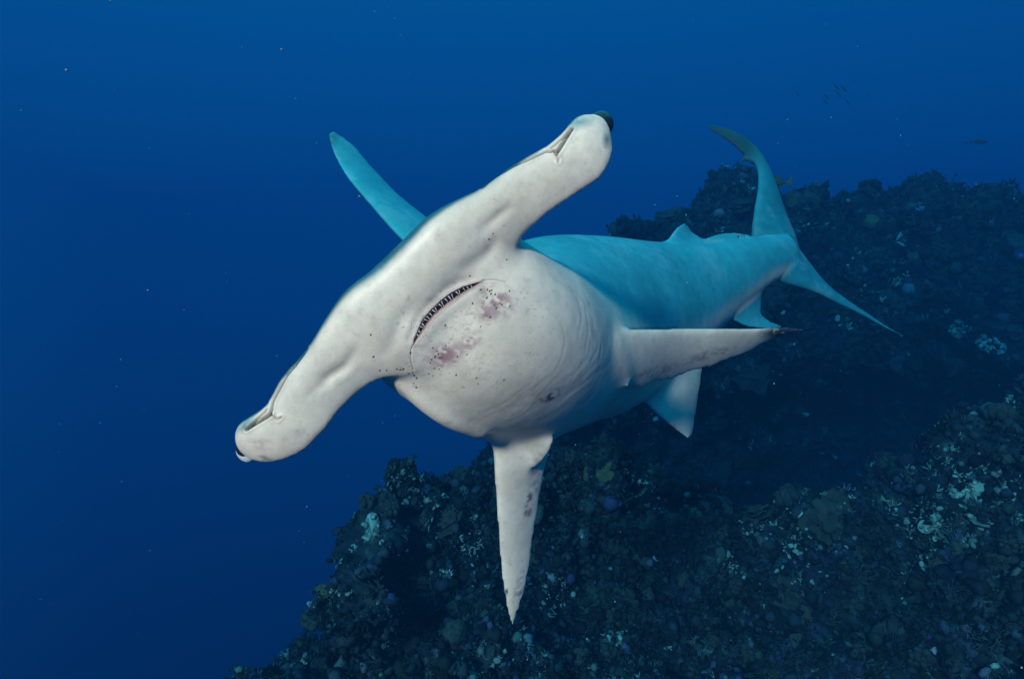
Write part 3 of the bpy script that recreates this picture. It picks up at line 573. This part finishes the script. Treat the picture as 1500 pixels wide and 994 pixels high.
    t = sstep(0, 1, (dv + 0.10 * n1 + 0.04 * n2 - lo) / (hi - lo))
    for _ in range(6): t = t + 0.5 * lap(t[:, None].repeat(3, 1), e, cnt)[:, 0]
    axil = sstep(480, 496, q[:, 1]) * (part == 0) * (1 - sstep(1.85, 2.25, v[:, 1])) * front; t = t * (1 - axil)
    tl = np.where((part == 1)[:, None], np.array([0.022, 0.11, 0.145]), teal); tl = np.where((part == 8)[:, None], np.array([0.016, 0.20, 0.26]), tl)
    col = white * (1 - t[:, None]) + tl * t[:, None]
    col *= (1 + 0.06 * n1 + 0.05 * n2)[:, None]
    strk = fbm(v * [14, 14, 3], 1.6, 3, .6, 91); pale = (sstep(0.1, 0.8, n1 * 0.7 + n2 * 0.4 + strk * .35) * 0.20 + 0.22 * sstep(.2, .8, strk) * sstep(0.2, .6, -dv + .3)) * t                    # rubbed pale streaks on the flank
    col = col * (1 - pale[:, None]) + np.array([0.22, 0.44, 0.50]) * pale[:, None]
    st_ = vnoise(np.stack([q[:, 0] * 0.10 + q[:, 1] * 0.06, q[:, 1] * 0.34 - q[:, 0] * .1, 0 * q[:, 0]], 1), 55)
    def blot(cx, cy, rx, ry, ang, colr, amt, dmax=1.9, thr=0.0):
        c, s = math.cos(ang), math.sin(ang); x = q[:, 0] - cx; y = q[:, 1] - cy
        r = np.sqrt(((c * x + s * y) / rx) ** 2 + ((-s * x + c * y) / ry) ** 2)
        w = np.clip(1.15 - r, 0, 1) * sstep(thr - 0.5, thr + 0.6, n2 * 0.5 + n3 * 0.7 + 0.5 * st_ + 0.35 * n1) * amt * (front & (v[:, 1] < dmax))
        w = np.clip(w, 0, 1)[:, None]; col[:] = col * (1 - w) + np.array(colr) * w
    pur = (0.42, 0.23, 0.26)
    for a in ((652, 520, 34, 22, -0.4, pur, 1.15), (690, 500, 26, 14, -0.6, pur, 1.0), (728, 440, 34, 26, 0.5, pur, 1.15), (712, 462, 18, 16, 0, pur, 1.0), (805, 580, 22, 9, -0.5, (0.14, 0.09, 0.16), 1.6),
              (773, 745, 7, 16, 0.1, (0.10, 0.06, 0.10), 1.4, 1.9, -0.2), (776, 728, 5, 8, 0.1, (0.08, 0.06, 0.10), 1.4, 1.9, -0.3), (785, 700, 12, 60, 0.15, (0.30, 0.24, 0.30), 0.7), (762, 862, 9, 34, 0.2, (0.22, 0.18, 0.24), 1.0), (742, 866, 3, 5, 0, (0.1, 0.08, 0.1), 1.4, 1.9, -0.5),
              (960, 545, 50, 9, -0.25, (0.32, 0.22, 0.25), 0.9), (1040, 520, 50, 8, -0.25, (0.28, 0.2, 0.25), 0.9), (1150, 486, 40, 12, -0.1, (0.04, 0.06, 0.09), 1.6, 2.1, -0.8),
              (500, 640, 40, 8, -0.75, (0.26, 0.20, 0.27), 1.0), (470, 640, 60, 12, -0.75, (0.38, 0.30, 0.38), 0.7), (380, 650, 22, 12, 0.3, (0.45, 0.32, 0.33), 0.6), (388, 672, 16, 6, 0.2, (0.18, 0.16, 0.18), 0.9)):
        blot(*a)
    for a in ((848, 179, 30, 12, -0.2, (0.10, 0.24, 0.28), 0.8, 1.4, -1.2), (360, 622, 22, 9, -0.6, (0.10, 0.24, 0.28), 0.8, 1.4, -1.2), (1062, 200, 70, 34, 0.5, (0.012, 0.035, 0.055), 1.7, 3.4, -1.8), (484, 205, 14, 20, 0.4, (0.04, 0.12, 0.16), 0.9, 2.3, -0.6), (889, 205, 8, 14, 0, (0.12, 0.2, 0.24), 0.9, 1.4, -1)): blot(*a)
    scr = (np.abs(vnoise(np.stack([q[:, 0] * 0.09 + q[:, 1] * 0.03, q[:, 1] * 0.22, 0 * q[:, 0]], 1), 77)) < 0.05) & (np.abs(q[:, 0] - 690) < 110) & (np.abs(q[:, 1] - 500) < 75) & front & (v[:, 1] < 1.6) & (n2 > 0.05)
    col[scr] *= 0.72
    dk = np.clip(dark, 0, 1)[:, None]; col = col * (1 - dk) + np.array([0.035, 0.03, 0.04]) * dk
    sl = np.clip(slit, 0, 1)[:, None]; col = col * (1 - sl) + np.array([0.24, 0.12, 0.14]) * sl
    lb = np.clip(lipband - slit, 0, 1)[:, None] * 0.55; col = col * (1 - lb) + np.array([0.33, 0.17, 0.19]) * lb
    tip = sstep(0.35, 1.0, np.abs(0)) if False else 0
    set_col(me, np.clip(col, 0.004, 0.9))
    root = bpy.data.objects.new('hammerhead_shark', None); COL.objects.link(root); root.empty_display_size = 0.3
    base = P(800, 640, 1.65); root.location = base
    tag(root, 'large hammerhead shark swimming belly up to the viewer, white below and blue grey above', 'shark')
    v3 = get_v(me) - base; put_v(me, v3)
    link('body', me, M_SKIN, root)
    bt = bvhtree.BVHTree.FromPolygons([tuple(x) for x in (get_v(me) + base)], [tuple(p.vertices) for p in me.polygons])
    def hit(px, py):
        d = Vector(P(px, py, 1.0)); d.normalize(); h = bt.ray_cast(Vector((0, 0, 0)), d); return h
    # --- teeth, one by one, standing across the slit
    up = catmull(MOUTH_UP, 12); lo_ = catmull(MOUTH_LO, 12)
    arc = np.concatenate([[0], np.cumsum(np.linalg.norm(np.diff(up, axis=0), axis=1))]); nT = 19
    tooth_me = None; prof = [(-0.5, 0), (-0.34, .35), (-0.12, .75), (0.06, 1.0), (0.16, .72), (0.32, .35), (0.5, 0)]
    vs = [(x, 0.16 * (1 - y) + .03, y) for x, y in prof] + [(x, -0.16 * (1 - y) - .03, y) for x, y in prof]; n = len(prof)
    fs = [tuple(range(n)), tuple(range(2 * n - 1, n - 1, -1))] + [(i, i + n, i + n + 1, i + 1) for i in range(n - 1)] + [(n - 1, 2 * n - 1, n, 0)]
    tooth_me = mesh_from('tooth', vs, fs)
    for k in range(nT):
        s = arc[-1] * (0.13 + 0.74 * k / (nT - 1)); a = np.array([np.interp(s, arc, up[:, 0]), np.interp(s, arc, up[:, 1])])
        b = lo_[np.argmin(np.linalg.norm(lo_ - a, axis=1))]; w = np.linalg.norm(b - a)
        h = hit(*(a + (a - b) / max(w, 1e-3) * 1.5))
        if h[0] is None or w < 2: continue
        d0 = h[0].y + 0.003; p0 = Vector(P(*a, d0)) - Vector(base); z = Vector(P(*b, d0 + 0.001)) - Vector(P(*a, d0)); ln = z.length * 0.97; z.normalize()
        y = h[1].normalized(); x = y.cross(z); x.normalize(); y = z.cross(x)
        mt = Matrix((x, y, z)).transposed().to_4x4()
        o = link('tooth', tooth_me, M_TOOTH, root, False); wd = 0.0030 + 0.0009 * math.sin(k * 2.3 + math.sin(k * 5.1)); ln *= 1 - .22 * abs(math.sin(k * 1.9)); mt = mt @ Matrix.Rotation(.28 * math.sin(k * 3.7), 4, 'Y')
        o.matrix_local = Matrix.Translation(p0) @ mt @ Matrix.Diagonal((wd, 0.006, ln, 1))
    # gums: a low ridge behind each lip
    def ridge(curve, name, rad, back):
        pts = []
        for p in catmull(curve, 4)[2:-2]:
            h = hit(*p)
            d = 1.2 if h[0] is None else h[0].y
            pts.append(P(*p, d))
        pts = np.array(pts); ds = np.median(pts[:, 1])
        # the slit is deep: keep the ridge near the lip
        lipd = []
        for p in catmull(curve, 4)[2:-2]:
            c = np.array([660, 475]); off = unit(p - c) * (6 if name == 'upper_gum' else -6); h = hit(*(p + off)); lipd.append(ds if h[0] is None else h[0].y)
        pts = np.array([P(*p, dd + back) for p, dd in zip(catmull(curve, 4)[2:-2], lipd)]) - base
        k = len(pts); n = 8; vv = []; ff = []
        for i in range(k):
            t = unit(pts[min(i + 1, k - 1)] - pts[max(i - 1, 0)]); a = unit(np.cross(t, [0, 1, 0])); b = np.cross(t, a); r = rad * math.sin(math.pi * (i + .6) / (k + .2)) ** .5 * (1 + .15 * math.sin(i * 2.1))
            for j in range(n): an = 2 * math.pi * j / n; vv.append(pts[i] + r * (a * math.cos(an) + b * math.sin(an)))
        for i in range(k - 1):
            for j in range(n): ff.append((i * n + j, i * n + (j + 1) % n, (i + 1) * n + (j + 1) % n, (i + 1) * n + j))
        ff += [tuple(range(n))[::-1], tuple((k - 1) * n + j for j in range(n))]
        link(name, mesh_from(name, vv, ff), M_GUM, root)
    ridge(MOUTH_UP, 'upper_gum', 0.0034, 0.005); ridge(MOUTH_LO, 'lower_gum', 0.0044, 0.004)
    # --- eyes on the ends of the hammer
    def ellipsoid(name, c, axes, mat, parent, seg=24):
        bm = bmesh.new(); bmesh.ops.create_uvsphere(bm, u_segments=seg, v_segments=seg // 2, radius=1)
        M4 = Matrix((axes[0], axes[1], axes[2])).transposed().to_4x4(); M4.translation = Vector(c) - Vector(base); bm.transform(M4)
        m_ = bpy.data.meshes.new(name); bm.to_mesh(m_); bm.free(); return link(name, m_, mat, parent)
    lat = Vector((0.77, 0, 0.64)); fwd = Vector((-0.64, 0, 0.77)); dep = Vector((0, 1, 0))
    e1 = ellipsoid('eye', P(880, 182, 1.262), (lat * .024, fwd * .024, dep * .024), M_EYE, root)
    e2 = ellipsoid('eye', P(361, 656, 1.252), (lat * .018, fwd * .019, dep * .020), M_EYE, root)
    ellipsoid('eyelid', P(359.5, 662, 1.247), (lat * .0155, fwd * .0200, dep * .010), M_LID, root)
    # --- small brown parasites clinging to the skin: too small to pick apart
    spots = [(704, 424), (714, 424), (717, 426), (720, 425), (719, 430), (725, 431), (713, 436), (692, 444), (732, 444), (724, 447), (727, 451), (735, 446), (718, 464), (704, 478), (652, 476), (746, 426), (747, 448),
             (634, 509), (640, 514), (653, 506), (637, 522), (644, 523), (632, 526), (670, 522), (684, 519), (636, 539), (628, 547), (634, 550), (643, 540), (668, 549), (698, 553), (738, 556), (700, 562), (604, 545), (606, 549), (598, 546), (610, 553),
             (606, 561), (610, 567), (581, 540), (586, 541), (566, 542), (556, 542), (543, 490), (547, 522), (722, 342), (716, 350), (688, 404), (742, 380), (601, 516), (590, 540), (648, 523), (642, 518), (630, 531)]
    vv, ff = [], []; bm = bmesh.new(); bmesh.ops.create_icosphere(bm, subdivisions=1, radius=1); iv = np.array([x.co for x in bm.verts]); jf = [tuple(x.index for x in f.verts) for f in bm.faces]; bm.free()
    for px, py in spots:
        h = hit(px, py)
        if h[0] is None: continue
        nn = np.array(h[1].normalized()); a = unit(np.cross(nn, [0.3, 0.1, 1])); b = np.cross(nn, a); an = random.uniform(0.2, 1.2) + 0.6; a, b = a * math.cos(an) + b * math.sin(an), b * math.cos(an) - a * math.sin(an)
        s = random.uniform(0.7, 1.1); k0 = len(vv)
        for x in iv: vv.append(np.array(h[0]) - base + a * x[0] * .0027 * s + b * x[1] * .0015 * s + nn * x[2] * .0014 * s)
        ff += [tuple(k0 + i for i in f) for f in jf]
    tag(link('skin_parasites', mesh_from('skin_parasites', vv, ff), M_SPOT, root), kind='stuff')
    return root
shark = finish_shark()

# ------------------------------------------------------------------ fish far off, suspended particles, the water
def fish_mesh(name, deep, tail_h):
    """lens shaped body along x (head at +x), forked tail, dorsal and belly fins"""
    n = 12; V_, F_ = [], []; xs = np.linspace(1, -0.72, 14)
    for i, x in enumerate(xs):
        t = (1 - x) / 1.72; h = deep * (math.sin(math.pi * min(t * 1.02 + .02, 1) ** .72) * .92 + .10 * t); w = h * .45
        for j in range(n): a = 6.2832 * j / n; V_.append((x, w * math.cos(a), h * math.sin(a)))
    for i in range(len(xs) - 1):
        for j in range(n): F_.append((i * n + j, i * n + (j + 1) % n, (i + 1) * n + (j + 1) % n, (i + 1) * n + j))
    F_ += [tuple(range(n)), tuple((len(xs) - 1) * n + j for j in range(n))[::-1]]
    body = mesh_from(name, V_, F_)
    def fin(pts, th=.02):
        m = len(pts); v = [(x, th, z) for x, z in pts] + [(x, -th, z) for x, z in pts]; f = [tuple(range(m)), tuple(range(2 * m - 1, m - 1, -1))] + [(i, (i + 1) % m, m + (i + 1) % m, m + i) for i in range(m)]; return mesh_from('fin', v, f)
    d = deep
    return body, fin([(-.66, .06), (-.85, .25 * tail_h), (-1.1, tail_h), (-.98, .2 * tail_h), (-.94, 0), (-.98, -.2 * tail_h), (-1.1, -tail_h), (-.85, -.25 * tail_h), (-.66, -.06)]), fin([(.35, d * .8), (.2, d * 1.35), (-.3, d * 1.1), (-.55, d * .4), (-.3, d * .5)]), fin([(-.05, -d * .8), (-.25, -d * 1.3), (-.55, -d * .4)])
FB = fish_mesh('fish_body', 0.17, 0.26)
def fish(px, py, d, length, ang, label, group=None, mat=None, tmat=None, meshes=FB, name='fish', yaw=0.25):
    r = bpy.data.objects.new(name, None); COL.objects.link(r); r.empty_display_size = 0.05; r.location = P(px, py, d); r.rotation_euler = (0, ang, yaw); s = length / 2.1; r.scale = (s, s, s)
    for nm, me, m in zip(('fish_body', 'tail_fin', 'dorsal_fin', 'anal_fin'), meshes, (mat, tmat, mat, mat)): link(nm, me, m, r, nm == 'fish_body')
    return tag(r, label, 'fish', group)
SCHOOL = [(1225, 127, 16, .55), (1236, 130, 17, .4), (1211, 142, 14, .45), (1209, 149, 13, .5), (1228, 138, 15, .6), (1241, 149, 15, .6), (1168, 138, 11, .4), (1271, 138, 7, .5)]
for px, py, ln, a in SCHOOL: fish(px, py, 11.0, ln / F_PX * 11.0, a, 'small slim dark fish in the loose school high above the far reef wall', 'small fish schooling above the reef wall', M_FISH, M_FISH, yaw=0.5)
for px, py, ln, a, lb in ((1434, 208, 34, -.08, 'slim dark fish cruising alone in open water over the reef wall end'), (1414, 209, 12, 0, 'tiny dark fish just behind the lone slim fish')): fish(px, py, 10.5, ln / F_PX * 10.5, a, lb, None, M_FISH, M_FISH)
M_YEL = plain('yellow_fin', (0.12, 0.13, 0.03), 0.6); M_OLV = plain('olive_scales', (0.06, 0.075, 0.04), 0.6)
FB2 = fish_mesh('fish_body', 0.30, 0.42)
o = fish(1136, 268, 5.4, 0.30, 0.10, 'yellow tailed fish half hidden behind the raised shark tail', None, M_OLV, M_YEL, FB2); o.rotation_euler = (0, .1, math.pi + .2)
# drifting specks
iv, jf = ico(1); vs, fs = [], []; rg = np.random.default_rng(77)
for k in range(520):
    d = rg.uniform(0.7, 5.0); p = P(rg.uniform(-40, 1540), rg.uniform(-30, 1020), d); s = rg.lognormal(0, .75) * .0004 * (0.6 + 0.4 * d); fs += [tuple(x + len(vs) for x in f) for f in jf.tolist()]; vs += list(p + iv * s * rg.uniform(.7, 1.3, 3))
tag(link('marine_snow', mesh_from('marine_snow', vs, fs), M_SNOW), 'fine pale specks drifting in the open blue water', 'particles', kind='stuff')
# sea water: one closed box of even, blue absorbing water round everything
bm = bmesh.new(); bmesh.ops.create_cube(bm, size=1); lo_c, hi_c = Vector((-9, -0.7, -9.5)), Vector((12, 15, 3.2))
for x in bm.verts: x.co = Vector((lo_c.x if x.co.x < 0 else hi_c.x, lo_c.y if x.co.y < 0 else hi_c.y, lo_c.z if x.co.z < 0 else hi_c.z))
hm = bpy.data.meshes.new('haze'); bm.to_mesh(hm); bm.free()
mw = bpy.data.materials.new('sea_water'); mw.use_nodes = True; nt = mw.node_tree; nt.nodes.clear(); out = nt.nodes.new('ShaderNodeOutputMaterial'); pv = nt.nodes.new('ShaderNodeVolumePrincipled')
pv.inputs['Density'].default_value = HAZE_DENSITY; pv.inputs['Color'].default_value = (*HAZE_COLOR, 1); pv.inputs['Absorption Color'].default_value = (*HAZE_ABS, 1); pv.inputs['Anisotropy'].default_value = 0.3
nt.links.new(pv.outputs[0], out.inputs['Volume'])
tag(link('haze', hm, mw, None, False), 'clear deep blue sea water fading distant reef to blue', 'water', kind='stuff')
